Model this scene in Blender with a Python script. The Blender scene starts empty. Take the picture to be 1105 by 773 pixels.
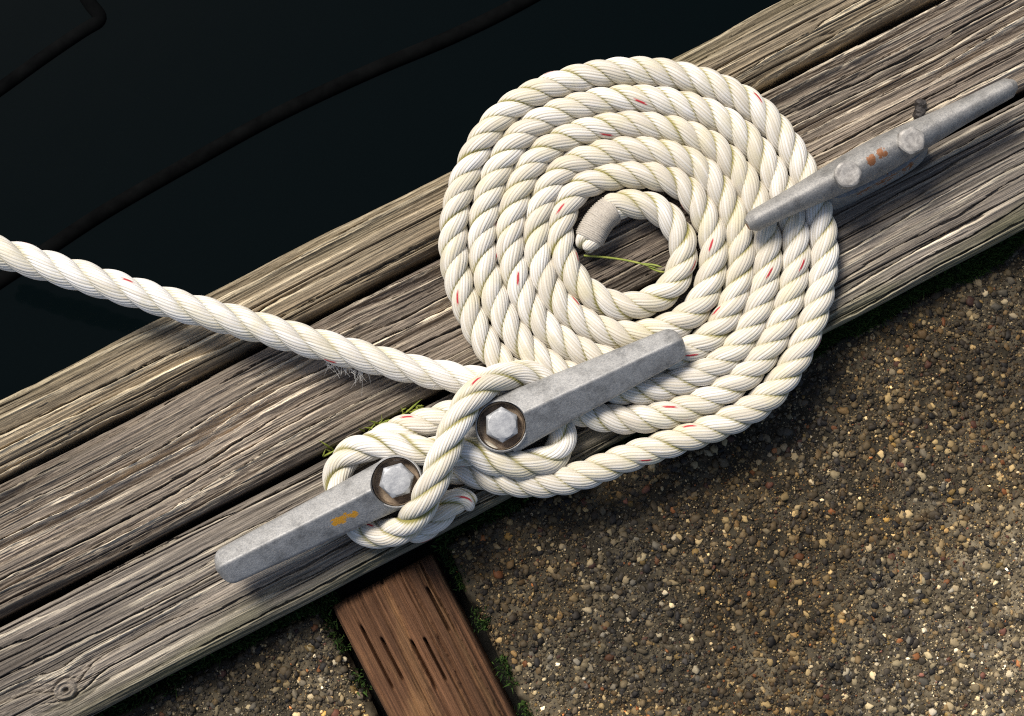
import bpy, bmesh, math
import numpy as np
from mathutils import Vector

# ------------------------------------------------------------------ camera, sky, sun, exposure
sc = bpy.context.scene
RAD = math.radians
TILT = RAD(5.0)
DIST = 1.3                       # metres from lens to the deck along the view axis
FPX = 1733.0                     # focal length in photo pixels (photo is 1105 x 773)
CAM = np.array([0.0, -DIST * math.sin(TILT), DIST * math.cos(TILT)])
cd = bpy.data.cameras.new("camera")
cd.sensor_width = 36.0
cd.lens = FPX * 36.0 / 1105.0
cd.clip_start, cd.clip_end = 0.02, 200.0
cam = bpy.data.objects.new("camera", cd)
sc.collection.objects.link(cam)
cam.location = CAM
cam.rotation_euler = (TILT, 0, 0)
sc.camera = cam

SUN_EL, SUN_AZ = RAD(51), math.atan2(-0.62, 0.78)      # light from the upper left of the picture
world = bpy.data.worlds.new("World")
sc.world = world
world.use_nodes = True
wn = world.node_tree.nodes
sky = wn.new("ShaderNodeTexSky")
sky.sky_type = 'NISHITA'
sky.sun_disc = False
sky.sun_elevation = SUN_EL
sky.sun_rotation = SUN_AZ
sky.dust_density = 3.0
world.node_tree.links.new(sky.outputs[0], wn["Background"].inputs[0])
wn["Background"].inputs[1].default_value = 0.075

sl = bpy.data.lights.new("sun", 'SUN')
sl.energy = 3.0
sl.angle = RAD(22)
sl.color = (1.0, 0.93, 0.82)
sun = bpy.data.objects.new("sun", sl)
sc.collection.objects.link(sun)
sd = Vector((math.sin(SUN_AZ) * math.cos(SUN_EL), math.cos(SUN_AZ) * math.cos(SUN_EL), math.sin(SUN_EL)))
sun.rotation_euler = sd.to_track_quat('Z', 'Y').to_euler()

sc.view_settings.view_transform = 'Standard'
sc.view_settings.look = 'None'
sc.view_settings.gamma = 1.0
sc.view_settings.use_curve_mapping = False
sc.view_settings.exposure = 0.58
sc.cycles.use_denoising = False
sc.cycles.pixel_filter_type = 'BLACKMAN_HARRIS'
sc.cycles.filter_width = 1.15

# ------------------------------------------------------------------ helpers
rng = np.random.default_rng(7)


def at(px, py, z=0.0):
    """World point at height z under a point of the photograph (used to take measurements)."""
    d = np.array([(px - 552.5) / FPX, -(py - 386.5) / FPX, -1.0])
    c, s = math.cos(TILT), math.sin(TILT)
    d = np.array([d[0], c * d[1] - s * d[2], s * d[1] + c * d[2]])
    return CAM + d * ((z - CAM[2]) / d[2])


ANG = RAD(27.45)
E = np.array([math.cos(ANG), math.sin(ANG), 0.0])       # along the planks
NRM = np.array([math.sin(ANG), -math.cos(ANG), 0.0])    # across them, towards the concrete


def across(px, py, z=0.0):
    return float(at(px, py, z) @ NRM)


def along(px, py, z=0.0):
    return float(at(px, py, z) @ E)


def hash2(ix, iy, seed):
    n = (ix.astype(np.int64) * 374761393 + iy.astype(np.int64) * 668265263 + seed * 1442695041) & 0xffffffff
    n = ((n ^ (n >> 13)) * 1274126177) & 0xffffffff
    n = n ^ (n >> 16)
    return (n & 0xffff) / 65535.0


def vnoise(x, y, seed=0):
    x, y = np.broadcast_arrays(np.asarray(x, float), np.asarray(y, float))
    ix, iy = np.floor(x), np.floor(y)
    fx, fy = x - ix, y - iy
    fx = fx * fx * fx * (fx * (fx * 6 - 15) + 10)
    fy = fy * fy * fy * (fy * (fy * 6 - 15) + 10)
    a, b = hash2(ix, iy, seed), hash2(ix + 1, iy, seed)
    c, d = hash2(ix, iy + 1, seed), hash2(ix + 1, iy + 1, seed)
    return (a * (1 - fx) + b * fx) * (1 - fy) + (c * (1 - fx) + d * fx) * fy


def fbm(x, y, seed=0, octv=4):
    s, a, t = 0, 1.0, 0
    for o in range(octv):
        s = s + a * vnoise(x * 2 ** o, y * 2 ** o, seed + 17 * o)
        t += a
        a *= 0.5
    return s / t


def sstep(a, b, x):
    t = np.clip((x - a) / (b - a), 0, 1)
    return t * t * (3 - 2 * t)


def mesh_np(name, verts, faces, mat, parent=None, smooth=True, attrs=None, loc=None, rotz=0.0):
    """verts (n,3); faces (m,4) or (m,3) int arrays, or a list of tuples."""
    me = bpy.data.meshes.new(name)
    verts = np.asarray(verts, dtype=np.float32)
    if isinstance(faces, np.ndarray):
        k = faces.shape[1]
        me.vertices.add(len(verts))
        me.vertices.foreach_set("co", verts.ravel())
        me.loops.add(faces.size)
        me.loops.foreach_set("vertex_index", faces.astype(np.int32).ravel())
        me.polygons.add(len(faces))
        me.polygons.foreach_set("loop_start", np.arange(0, faces.size, k, dtype=np.int32))
        me.polygons.foreach_set("loop_total", np.full(len(faces), k, dtype=np.int32))
        me.update(calc_edges=True)
    else:
        me.from_pydata([tuple(v) for v in verts], [], faces)
    me.validate()
    if smooth:
        me.polygons.foreach_set("use_smooth", np.ones(len(me.polygons), dtype=bool))
    for an, av in (attrs or {}).items():
        av = np.asarray(av, dtype=np.float32)
        if av.ndim == 1:
            at_ = me.attributes.new(an, 'FLOAT', 'POINT')
            at_.data.foreach_set("value", av)
        else:
            at_ = me.attributes.new(an, 'FLOAT_COLOR', 'POINT')
            c4 = np.ones((len(av), 4), dtype=np.float32)
            c4[:, :3] = av
            at_.data.foreach_set("color", c4.ravel())
    me.materials.append(mat)
    o = bpy.data.objects.new(name, me)
    sc.collection.objects.link(o)
    if parent is not None:
        o.parent = parent
    if loc is not None:
        o.location = loc
    o.rotation_euler = (0, 0, rotz)
    return o


def empty(name, loc, label, cat, group=None, rotz=0.0):
    o = bpy.data.objects.new(name, None)
    o.empty_display_size = 0.02
    sc.collection.objects.link(o)
    o.location = loc
    o.rotation_euler = (0, 0, rotz)
    o["label"] = label
    o["category"] = cat
    if group:
        o["group"] = group
    return o


def tag(o, label, cat, group=None, kind=None):
    o["label"] = label
    o["category"] = cat
    if group:
        o["group"] = group
    if kind:
        o["kind"] = kind
    return o


def grid_faces(nu, nv, wrap_v=False):
    i = np.arange(nu - 1)[:, None]
    j = np.arange(nv if wrap_v else nv - 1)[None, :]
    j2 = (j + 1) % nv
    a = i * nv + j
    b = (i + 1) * nv + j
    c = (i + 1) * nv + j2
    d = i * nv + j2
    return np.stack([a, b, c, d], -1).reshape(-1, 4)


class NT:
    """Small node-tree writer."""

    def __init__(self, name):
        self.m = bpy.data.materials.new(name)
        self.m.use_nodes = True
        self.t = self.m.node_tree
        self.b = self.t.nodes["Principled BSDF"]

    def n(self, typ, **kw):
        nd = self.t.nodes.new(typ)
        for k, v in kw.items():
            if k.startswith("i_"):
                key = k[2:]
                key = int(key) if key.isdigit() else key
                nd.inputs[key].default_value = v
            else:
                setattr(nd, k, v)
        return nd

    def l(self, a, b):
        self.t.links.new(a, b)

    def attr(self, name):
        return self.n("ShaderNodeAttribute", attribute_name=name)

    def coords(self, scale, out="Object"):
        tc = self.n("ShaderNodeTexCoord")
        mp = self.n("ShaderNodeMapping")
        mp.inputs["Scale"].default_value = scale
        self.l(tc.outputs[out], mp.inputs[0])
        return mp.outputs[0]

    def noise(self, vec, scale=1.0, detail=4.0, rough=0.6):
        nd = self.n("ShaderNodeTexNoise")
        nd.inputs["Scale"].default_value = scale
        nd.inputs["Detail"].default_value = detail
        nd.inputs["Roughness"].default_value = rough
        self.l(vec, nd.inputs["Vector"])
        return nd.outputs["Fac"]

    def ramp(self, fac, stops):
        r = self.n("ShaderNodeValToRGB")
        el = r.color_ramp.elements
        while len(el) < len(stops):
            el.new(0.5)
        for e_, (p, c) in zip(el, stops):
            e_.position = p
            e_.color = (*c, 1) if len(c) == 3 else c
        self.l(fac, r.inputs[0])
        return r.outputs[0]

    def mix(self, fac, a, b, mode='MIX'):
        x = self.n("ShaderNodeMix", data_type='RGBA', blend_type=mode)
        for sock, v in ((x.inputs[0], fac), (x.inputs[6], a), (x.inputs[7], b)):
            if isinstance(v, (int, float)):
                sock.default_value = v
            elif isinstance(v, tuple):
                sock.default_value = (*v, 1)
            else:
                self.l(v, sock)
        return x.outputs[2]

    def bump(self, height, strength, dist):
        b = self.n("ShaderNodeBump")
        b.inputs["Strength"].default_value = strength
        b.inputs["Distance"].default_value = dist
        self.l(height, b.inputs["Height"])
        self.l(b.outputs[0], self.b.inputs["Normal"])

    def maprange(self, v, a, b, c=0.0, d=1.0):
        m = self.n("ShaderNodeMapRange")
        for i, x in enumerate((a, b, c, d)):
            m.inputs[i + 1].default_value = x
        self.l(v, m.inputs[0])
        return m.outputs[0]


# ------------------------------------------------------------------ materials
def wood_material(name, fibre=0.7):
    t = NT(name)
    col = t.attr("col").outputs["Color"]
    f1 = t.noise(t.coords((16, 1000, 300)), 1.0, 5, 0.7)
    f2 = t.noise(t.coords((60, 3200, 900)), 1.0, 3, 0.7)
    k = t.ramp(f1, [(0.30, (0.30, 0.28, 0.27)), (0.5, (0.95, 0.95, 0.95)), (0.68, (1.5, 1.47, 1.40))])
    c = t.mix(fibre, col, k, 'MULTIPLY')
    k2 = t.ramp(f2, [(0.3, (0.6, 0.6, 0.6)), (0.62, (1.2, 1.2, 1.2))])
    c = t.mix(0.6, c, k2, 'MULTIPLY')
    t.l(c, t.b.inputs["Base Color"])
    t.b.inputs["Roughness"].default_value = 0.82
    t.b.inputs["Specular IOR Level"].default_value = 0.25
    s = t.n("ShaderNodeMath", operation='ADD')
    t.l(f1, s.inputs[0])
    t.l(f2, s.inputs[1])
    t.bump(s.outputs[0], 0.85, 0.0009)
    return t.m


M_wood = wood_material("weathered_wood")
M_timber = wood_material("brown_timber", 0.5)


def rope_material(name):
    t = NT(name)
    a = t.attr("rope")
    sep = t.n("ShaderNodeSeparateColor")
    t.l(a.outputs["Color"], sep.inputs[0])
    nz = t.noise(t.coords((38, 38, 38)), 1.0, 3, 0.6)
    nf = t.noise(t.coords((900, 900, 900)), 1.0, 3, 0.7)
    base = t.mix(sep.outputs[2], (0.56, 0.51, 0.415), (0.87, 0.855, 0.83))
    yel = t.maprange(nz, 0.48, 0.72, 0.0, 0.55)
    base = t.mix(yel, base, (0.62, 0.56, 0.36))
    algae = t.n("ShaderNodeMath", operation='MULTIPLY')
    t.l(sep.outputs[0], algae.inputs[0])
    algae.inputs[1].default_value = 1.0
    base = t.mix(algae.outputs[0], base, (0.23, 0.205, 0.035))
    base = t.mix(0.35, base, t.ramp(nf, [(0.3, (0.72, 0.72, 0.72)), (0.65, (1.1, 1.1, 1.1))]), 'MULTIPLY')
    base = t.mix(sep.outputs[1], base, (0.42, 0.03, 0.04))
    t.l(base, t.b.inputs["Base Color"])
    t.b.inputs["Roughness"].default_value = 0.62
    t.b.inputs["Specular IOR Level"].default_value = 0.3
    t.b.inputs["Sheen Weight"].default_value = 0.15
    t.bump(nf, 0.35, 0.0004)
    return t.m


M_rope = rope_material("white_rope")


def metal_material(name, spots, spot_col, lit=(0.315, 0.315, 0.312)):
    t = NT(name)
    n1 = t.noise(t.coords((60, 60, 60)), 1.0, 6, 0.7)
    n2 = t.noise(t.coords((700, 700, 700)), 1.0, 4, 0.7)
    c = t.ramp(n1, [(0.3, tuple(x * 0.5 for x in lit)), (0.52, lit), (0.72, tuple(min(1, x * 1.25) for x in lit))])
    c = t.mix(0.55, c, t.ramp(n2, [(0.33, (0.50, 0.52, 0.56)), (0.61, (1.32, 1.29, 1.24))]), 'MULTIPLY')
    geo = t.n("ShaderNodeNewGeometry")
    n3 = t.noise(t.coords((230, 230, 230)), 1.0, 4, 0.6)
    for (p, r) in spots:
        d = t.n("ShaderNodeVectorMath", operation='DISTANCE')
        t.l(geo.outputs["Position"], d.inputs[0])
        d.inputs[1].default_value = tuple(p)
        m = t.maprange(d.outputs["Value"], r, r * 0.2, -0.30, 0.20)
        s = t.n("ShaderNodeMath", operation='ADD')
        t.l(m, s.inputs[0])
        t.l(n3, s.inputs[1])
        f = t.maprange(s.outputs[0], 0.52, 0.58)
        c = t.mix(f, c, spot_col)
    t.l(c, t.b.inputs["Base Color"])
    t.b.inputs["Metallic"].default_value = 0.25
    t.b.inputs["Roughness"].default_value = 0.55
    s = t.n("ShaderNodeMath", operation='ADD')
    t.l(n1, s.inputs[0])
    t.l(n2, s.inputs[1])
    t.bump(s.outputs[0], 0.4, 0.0008)
    return t.m


def plain_material(name, c1, c2, scale=200, rough=0.8, bump=0.4, metallic=0.0):
    t = NT(name)
    n1 = t.noise(t.coords((scale,) * 3), 1.0, 5, 0.65)
    c = t.ramp(n1, [(0.32, c1), (0.68, c2)])
    t.l(c, t.b.inputs["Base Color"])
    t.b.inputs["Roughness"].default_value = rough
    t.b.inputs["Metallic"].default_value = metallic
    t.bump(n1, bump, 0.0008)
    return t.m


def attr_material(name, rough=0.85, scale=500, bump=0.3, spec=0.3):
    t = NT(name)
    col = t.attr("col").outputs["Color"]
    n1 = t.noise(t.coords((scale,) * 3), 1.0, 4, 0.7)
    c = t.mix(0.5, col, t.ramp(n1, [(0.3, (0.6, 0.6, 0.6)), (0.65, (1.25, 1.25, 1.25))]), 'MULTIPLY')
    t.l(c, t.b.inputs["Base Color"])
    t.b.inputs["Roughness"].default_value = rough
    t.b.inputs["Specular IOR Level"].default_value = spec
    t.bump(n1, bump, 0.0006)
    return t.m


M_concrete = attr_material("aggregate_concrete", 0.9, 450, 0.5, 0.2)
M_pebble = attr_material("pebble_stone", 0.7, 900, 0.2, 0.35)
M_moss = attr_material("moss", 0.9, 900, 0.1, 0.2)
M_bolt = plain_material("zinc_bolt", (0.24, 0.25, 0.27), (0.40, 0.41, 0.42), 160, 0.5, 0.4, 0.3)
M_wornbolt = plain_material("worn_zinc_bolt", (0.17, 0.16, 0.15), (0.42, 0.40, 0.37), 190, 0.55, 0.7, 0.25)
M_rustring = plain_material("rusty_washer", (0.12, 0.085, 0.060), (0.36, 0.28, 0.20), 120, 0.7, 0.6, 0.2)
M_twine = plain_material("grey_twine", (0.32, 0.29, 0.25), (0.50, 0.46, 0.40), 700, 0.8, 0.5)
M_fluff = plain_material("white_fibre", (0.74, 0.73, 0.70), (0.85, 0.84, 0.82), 300, 0.7, 0.0)
M_grass = plain_material("green_grass", (0.16, 0.22, 0.03), (0.34, 0.36, 0.07), 150, 0.6, 0.1)
M_soil = plain_material("dark_soil", (0.004, 0.004, 0.003), (0.012, 0.011, 0.008), 90, 0.95, 0.5)
M_blackmetal = plain_material("blackened_iron", (0.02, 0.018, 0.018), (0.07, 0.06, 0.055), 600, 0.6, 0.8, 0.3)
M_reflection = plain_material("dark_reflection", (0.0020, 0.0022, 0.0024), (0.0040, 0.0044, 0.0046), 40, 0.95, 0.2)  # near-black colour of the tubes that stand in for water reflections
M_reflection.node_tree.nodes["Principled BSDF"].inputs["Specular IOR Level"].default_value = 0.0

tw = NT("dark_water")
tw.b.inputs["Base Color"].default_value = (0.0012, 0.0028, 0.0034, 1)
tw.b.inputs["Roughness"].default_value = 0.04
tw.b.inputs["IOR"].default_value = 1.33
tw.b.inputs["Specular IOR Level"].default_value = 0.07
tw.bump(tw.noise(tw.coords((9, 9, 9)), 1.0, 2, 0.5), 0.05, 0.01)
M_water = tw.m

# ------------------------------------------------------------------ setting: water, slab under the planks
WATER_Z = -0.34
w = mesh_np("water", [(-40, -40, WATER_Z), (40, -40, WATER_Z), (40, 40, WATER_Z), (-40, 40, WATER_Z)],
            [(0, 1, 2, 3)], M_water)
w["kind"] = "structure"

T1a = 0.5 * (across(0, 432) + across(830, 2))            # water side edge of the first plank
G1 = 0.5 * (across(0, 521) + across(900, 51))            # gap between first and second plank
G2 = 0.5 * (across(0, 673) + across(300, 515))           # gap between second and third plank
T3b = 0.5 * (across(110, 770) + across(1105, 245))       # concrete side edge of the third plank
CONC_Z = -0.042

# concrete body of the dock below planks and aggregate
b0, b1, z0, z1 = -(T1a + 0.012), -1.2, -0.5, -0.082
bv = [(-2.5, b0, z0), (2.5, b0, z0), (2.5, b1, z0), (-2.5, b1, z0), (-2.5, b0, z1), (2.5, b0, z1), (2.5, b1, z1), (-2.5, b1, z1)]
bf = [(0, 1, 2, 3), (4, 7, 6, 5), (0, 4, 5, 1), (1, 5, 6, 2), (2, 6, 7, 3), (3, 7, 4, 0)]
o = mesh_np("dock_base", bv, bf, M_soil, rotz=ANG, smooth=False)
o["kind"] = "structure"


# ------------------------------------------------------------------ weathered planks
def plank(name, s0, s1, width, seed, ring, pith_v, pith_d, amp, cols, label, cat, knots=(), yshift=0.0,
          thick=0.072, edge_r=0.009, ztop=0.0, mat=None, du=0.0013, dv=0.00036, algae=None, warp=1.0, crackp=0.55,
          slots=0, sgn=1.0, flatp=0.0, group=None, rotz=None, loc=None, end_r=0.0):
    nu = int((s1 - s0) / du) + 1
    nv = int(width / dv) + 1
    u = np.linspace(s0, s1, nu)[:, None]
    v = np.linspace(0, width, nv)[None, :]
    U, V = np.broadcast_arrays(u, v)
    # ring field of the log the plank was sawn from
    wob = (fbm(U * 3.1, V * 6, seed, 3) - 0.5) * 0.022 * warp
    pv = pith_v + (vnoise(u * 1.7, 0 * u, seed + 5) - 0.5) * 0.03 * warp + 0.0 * v
    pd = pith_d + (vnoise(u * 1.3, 0 * u + 3.3, seed + 6) - 0.5) * 0.022 * warp + u * 0.006
    rho = np.sqrt((V - pv) ** 2 + pd ** 2) + wob
    jag = (fbm(U * 16, V * 160, seed + 9, 3) - 0.5) * 0.0036 * warp + (fbm(U * 90, V * 900, seed + 10, 3) - 0.5) * 0.0017
    rho = rho + jag
    for (ku, kv, kr, ks) in knots:
        dk = np.sqrt(((U - ku) / 1.35) ** 2 + (V - kv) ** 2)
        rho = rho + ks * np.exp(-(dk / (kr * 2.2)) ** 2)
    phase = rho / ring + 50
    idx = np.floor(phase)
    f = phase - idx
    if sgn < 0:
        f = 1 - f
    # sawtooth: hard latewood lip standing above washed-out earlywood, each ring its own strength
    lip = hash2(idx, idx * 0 + 3, seed + 30)
    along_var = vnoise(U * 9 + idx * 7.3, idx * 1.7, seed + 31)
    str_ = (0.30 + 1.0 * lip) * (0.12 + 1.15 * sstep(0.25, 0.75, along_var))
    fe = 0.90 + 0.06 * (vnoise(U * 90, V * 300, seed + 32) - 0.5)
    prof = np.where(f < fe, (np.clip(f / fe, 0, 1)) ** 1.8, 1 - sstep(0, 1, (f - fe) / (1 - fe)))
    lipc = np.exp(-((f - fe + 0.08) / 0.13) ** 2) * np.clip(str_ * 1.25, 0, 1.2)
    h = -amp * (1 - prof) * str_
    # thinner growth lines between the main lips
    ph2 = rho / (ring * 0.31) + 0.4 * fbm(U * 30, V * 200, seed + 33, 2)
    i2 = np.floor(ph2)
    f2 = ph2 - i2
    if sgn < 0:
        f2 = 1 - f2
    s2 = hash2(i2, i2 * 0, seed + 34) * (0.3 + vnoise(U * 14 + i2 * 3.1, i2, seed + 35))
    h = h - amp * 0.30 * (1 - f2 ** 2) * s2
    lipc = np.clip(lipc + 0.45 * np.exp(-((f2 - 0.9) / 0.12) ** 2) * s2, 0, 1)
    plate = vnoise(U * 6, V * 40, seed + 50)
    h = h * (1 - flatp * sstep(0.35, 0.65, plate))
    # fibre
    fib = fbm(U * 11, V * 1100, seed + 12, 3) - 0.5
    fib2 = fbm(U * 5, V * 330, seed + 13, 3) - 0.5
    groove = np.clip(1 - np.abs(vnoise(U * 7, V * 520, seed + 63) - 0.5) / 0.07, 0, 1) * sstep(0.4, 0.7, vnoise(U * 12, V * 300, seed + 64))
    h = h + fib * 0.0013 + fib2 * 0.0016 - groove * 0.0016
    # long drying checks along ring lines
    crk_n = vnoise(U * 4.5 + idx * 13.7, idx * 3.1, seed + 40)
    crk_m = sstep(crackp, crackp + 0.13, crk_n)
    cwid = 0.0006 / ring * (0.35 + crk_m)
    crack = np.exp(-((f - 0.93) / cwid) ** 2) * crk_m
    # second family: straight fine checks
    L = V / 0.0105 + (fbm(U * 1.1, V * 3, seed + 60, 3)) * 2.0 + 0.06 * (vnoise(U * 40, V * 100, seed + 61))
    li = np.floor(L)
    lf = L - li
    m2 = sstep(0.56, 0.7, vnoise(U * 3.6 + li * 5.7, li * 2.3, seed + 62))
    crack2 = np.exp(-((lf - 0.5) / (0.012 + 0.035 * m2)) ** 2) * m2
    h = h - crack * 0.0060 - crack2 * 0.0050
    if slots:
        L = V / (width / 9.0) + 0.25 * fbm(U * 3, V * 5, seed + 70, 2)
        li = np.floor(L)
        lf = L - li
        h = h - 0.0030 * np.exp(-((lf - 0.5) / 0.16) ** 2) * (0.4 + vnoise(U * 9 + li * 3.3, li, seed + 71))
        ms = sstep(0.64, 0.74, vnoise(U * 22 + li * 9.1, li * 4.7, seed + 72)) * (hash2(li, li * 0, seed + 73) > 0.15)
        h = h - 0.017 * np.exp(-((lf - 0.5) / 0.07) ** 2) * ms
    kn_col = np.zeros_like(h)
    for (ku, kv, kr, ks) in knots:
        dk = np.sqrt(((U - ku) / 1.25) ** 2 + (V - kv) ** 2) * (1 + 0.25 * (fbm(U * 200, V * 200, seed + 80, 2) - 0.5))
        inside = 1 - sstep(kr * 0.85, kr * 1.1, dk)
        hk = 0.0005 - 0.0022 * (0.5 + 0.5 * np.sin(dk / kr * 15)) - 0.006 * np.exp(-(dk / (kr * 0.22)) ** 2)
        h = h * (1 - inside) + hk * inside - 0.003 * np.exp(-((dk - kr) / (kr * 0.14)) ** 2)
        kn_col = np.maximum(kn_col, inside)
    # rounded arrises, worn unevenly
    er = edge_r * (0.75 + 0.5 * vnoise(U * 12, V * 0, seed + 90))
    dist = np.minimum(V, width - V)
    k = np.clip(1 - dist / er, 0, 1)
    h = h - er * (1 - np.sqrt(np.maximum(1 - k * k, 0))) * 0.9
    if end_r:
        ke = np.clip(1 - (U - s0) / (end_r * (0.7 + 0.6 * vnoise(U * 0, V * 60, seed + 91))), 0, 1)
        h = h - end_r * (1 - np.sqrt(np.maximum(1 - ke * ke, 0)))
    # wander of the edge itself
    Y = -(V + 0.0)
    e0 = (fbm(u * 9, 0 * u + 1.5, seed + 95, 3) - 0.5) * 0.002
    e1 = (fbm(u * 9, 0 * u + 8.5, seed + 96, 3) - 0.5) * 0.002
    Y = Y - e0 * (1 - V / width) - e1 * (V / width)
    # colour: bleached lips, grey-brown body, browner earlywood
    body, late, pale = [np.array(c) for c in cols]
    a = np.clip(lipc * (0.65 + 1.0 * fbm(U * 10, V * 80, seed + 14, 2)), 0, 1)[..., None]
    col = body * (1 - a) + pale * a
    b = sstep(0.45, 0.8, fbm(U * 7, V * 60, seed + 15, 3))[..., None]
    col = col * (1 - 0.55 * b) + late * 0.55 * b
    tone = 0.62 + 0.76 * fbm(U * 5, V * 25, seed + 16, 3)
    ringtone = 0.78 + 0.44 * hash2(idx, idx * 0 + 9, seed + 17)
    col = col * (tone * ringtone * (1 + 0.7 * fib2 + 1.1 * fib))[..., None]
    col = col * (1 - kn_col[..., None] * 0.12)
    if algae is not None:
        (g_edge, g_w, g_col, g_s) = algae
        gd = (V if g_edge == 0 else width - V)
        g = (1 - sstep(0, g_w, gd + (fbm(U * 14, V * 60, seed + 18, 3) - 0.5) * g_w * 1.1)) * g_s
        g = g * (0.35 + 0.65 * sstep(0.35, 0.6, fbm(U * 5, V * 10, seed + 19, 3)))
        col = col * (1 - g[..., None]) + np.array(g_col) * g[..., None]
    # skirt
    ks = 5
    zs = np.linspace(0, 1, ks + 1)[1:]
    left = [np.stack([U[:, 0], Y[:, 0] + 0.0006 * q, h[:, 0] + (-thick - h[:, 0]) * q], -1) for q in zs[::-1]]
    right = [np.stack([U[:, -1], Y[:, -1] - 0.0006 * q, h[:, -1] + (-thick - h[:, -1]) * q], -1) for q in zs]
    top = np.stack([U, Y, h], -1)
    P = np.concatenate([np.stack(left, 1), top, np.stack(right, 1)], 1)
    C = np.concatenate([np.repeat(col[:, :1], ks, 1), col, np.repeat(col[:, -1:], ks, 1)], 1)
    n1, n2 = P.shape[:2]
    F = grid_faces(n1, n2)[:, ::-1]
    V3 = P.reshape(-1, 3)
    F = [F]
    # end caps
    V3 = V3.reshape(-1, 3)
    capi = len(V3)
    ends = []
    for r in (0, n1 - 1):
        rowp = P[r].copy()
        rowp[:, 2] = -thick
        ends.append(rowp)
    V3 = np.concatenate([V3, ends[0], ends[1]])
    C3 = np.concatenate([C.reshape(-1, 3), C[0], C[-1]])
    j = np.arange(n2 - 1)
    F.append(np.stack([j, j + 1, capi + j + 1, capi + j], -1)[:, ::-1])
    q = (n1 - 1) * n2
    F.append(np.stack([q + j, q + j + 1, capi + n2 + j + 1, capi + n2 + j], -1))
    F = np.concatenate(F)
    V3 = V3 + np.array([0, yshift, ztop])
    o = mesh_np(name, V3, F, mat or M_wood, attrs={"col": C3}, rotz=ANG if rotz is None else rotz, loc=loc)
    return tag(o, label, cat, group)


GAP = 0.0032
wood_cols = ((0.205, 0.170, 0.136), (0.090, 0.070, 0.057), (0.60, 0.52, 0.40))
wood_cols1 = ((0.225, 0.182, 0.125), (0.115, 0.088, 0.055), (0.60, 0.51, 0.36))
wood_cols3 = ((0.205, 0.178, 0.150), (0.095, 0.079, 0.066), (0.56, 0.495, 0.39))
S0, S1 = -0.78, 0.80
PG = "weathered planks along the dock edge"
plank("plank", S0, S1, G1 - GAP - T1a, 11, 0.0125, 0.085, 0.012, 0.0046, wood_cols1,
      "weathered grey-brown plank at the water's edge, narrowest of the three and outermost", "plank", knots=[], yshift=-T1a,
      algae=(0, 0.03, (0.12, 0.12, 0.05), 0.4), group=PG, edge_r=0.011, crackp=0.5)
plank("plank", S0, S1, G2 - G1 - 2 * GAP, 23, 0.0088, 0.150, 0.030, 0.0056, wood_cols,
      "deeply ridged grey middle plank lying between the two dark gaps under the rope coil", "plank", yshift=-(G1 + GAP), group=PG, crackp=0.5)
kn3 = (along(70, 745), across(70, 745) - G2 - GAP, 0.0085, 0.012)
plank("plank", S0, S1, T3b - G2 - GAP, 37, 0.0090, 0.17, 0.035, 0.0036, wood_cols3,
      "grey plank with a round knot and greenish edge beside the pebbly concrete", "plank", knots=[kn3], yshift=-(G2 + GAP),
      algae=(1, 0.028, (0.085, 0.095, 0.035), 0.55), group=PG, crackp=0.45, flatp=0.5)

# brown timber let into the concrete, square to the planks
c_l = along(356, 655, -0.03)
c_r = along(465, 598, -0.03)
t_top = across(356, 655, -0.03)
plank("timber", 0, 0.60, c_r - c_l, 51, 0.0085, 0.055, 0.10, 0.0022,
      ((0.110, 0.053, 0.026), (0.055, 0.026, 0.015), (0.17, 0.090, 0.040)),
      "reddish-brown grooved timber block set in a slot of the concrete, square to the planks", "timber",
      mat=M_timber, yshift=c_r - c_l, slots=1, crackp=0.6, thick=0.05, edge_r=0.023, end_r=0.012, ztop=0.0,
      rotz=ANG - math.pi / 2, loc=tuple(E * c_l + NRM * t_top + np.array([0, 0, -0.026])), dv=0.0006)

# ------------------------------------------------------------------ exposed aggregate concrete
SL_L, SL_R = c_l - 0.007, c_r + 0.009
T_EDGE = T3b + 0.006


def darkened(s, t):
    """Darker tone of the concrete: strongest by the planks, ragged outline."""
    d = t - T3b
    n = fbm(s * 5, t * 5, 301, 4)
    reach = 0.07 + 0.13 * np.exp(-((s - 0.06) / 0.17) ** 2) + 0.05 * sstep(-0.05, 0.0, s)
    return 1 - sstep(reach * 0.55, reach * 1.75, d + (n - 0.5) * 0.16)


def conc_col(s, t):
    n = fbm(s * 60, t * 60, 310, 4)[..., None]
    n2 = fbm(s * 9, t * 9, 311, 3)[..., None]
    c = np.array([0.070, 0.054, 0.032]) * (1 - n) + np.array([0.42, 0.345, 0.225]) * n ** 2
    c = c * (0.35 + 1.1 * n2)
    dk_fac = darkened(s, t)[..., None]
    return c * (1 - 0.72 * dk_fac) + np.array([0.004, 0.004, 0.003]) * dk_fac


def conc_h(s, t):
    return (fbm(s * 14, t * 14, 320, 3) - 0.5) * 0.004 + (fbm(s * 150, t * 150, 321, 4) - 0.5) * 0.0060


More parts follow.
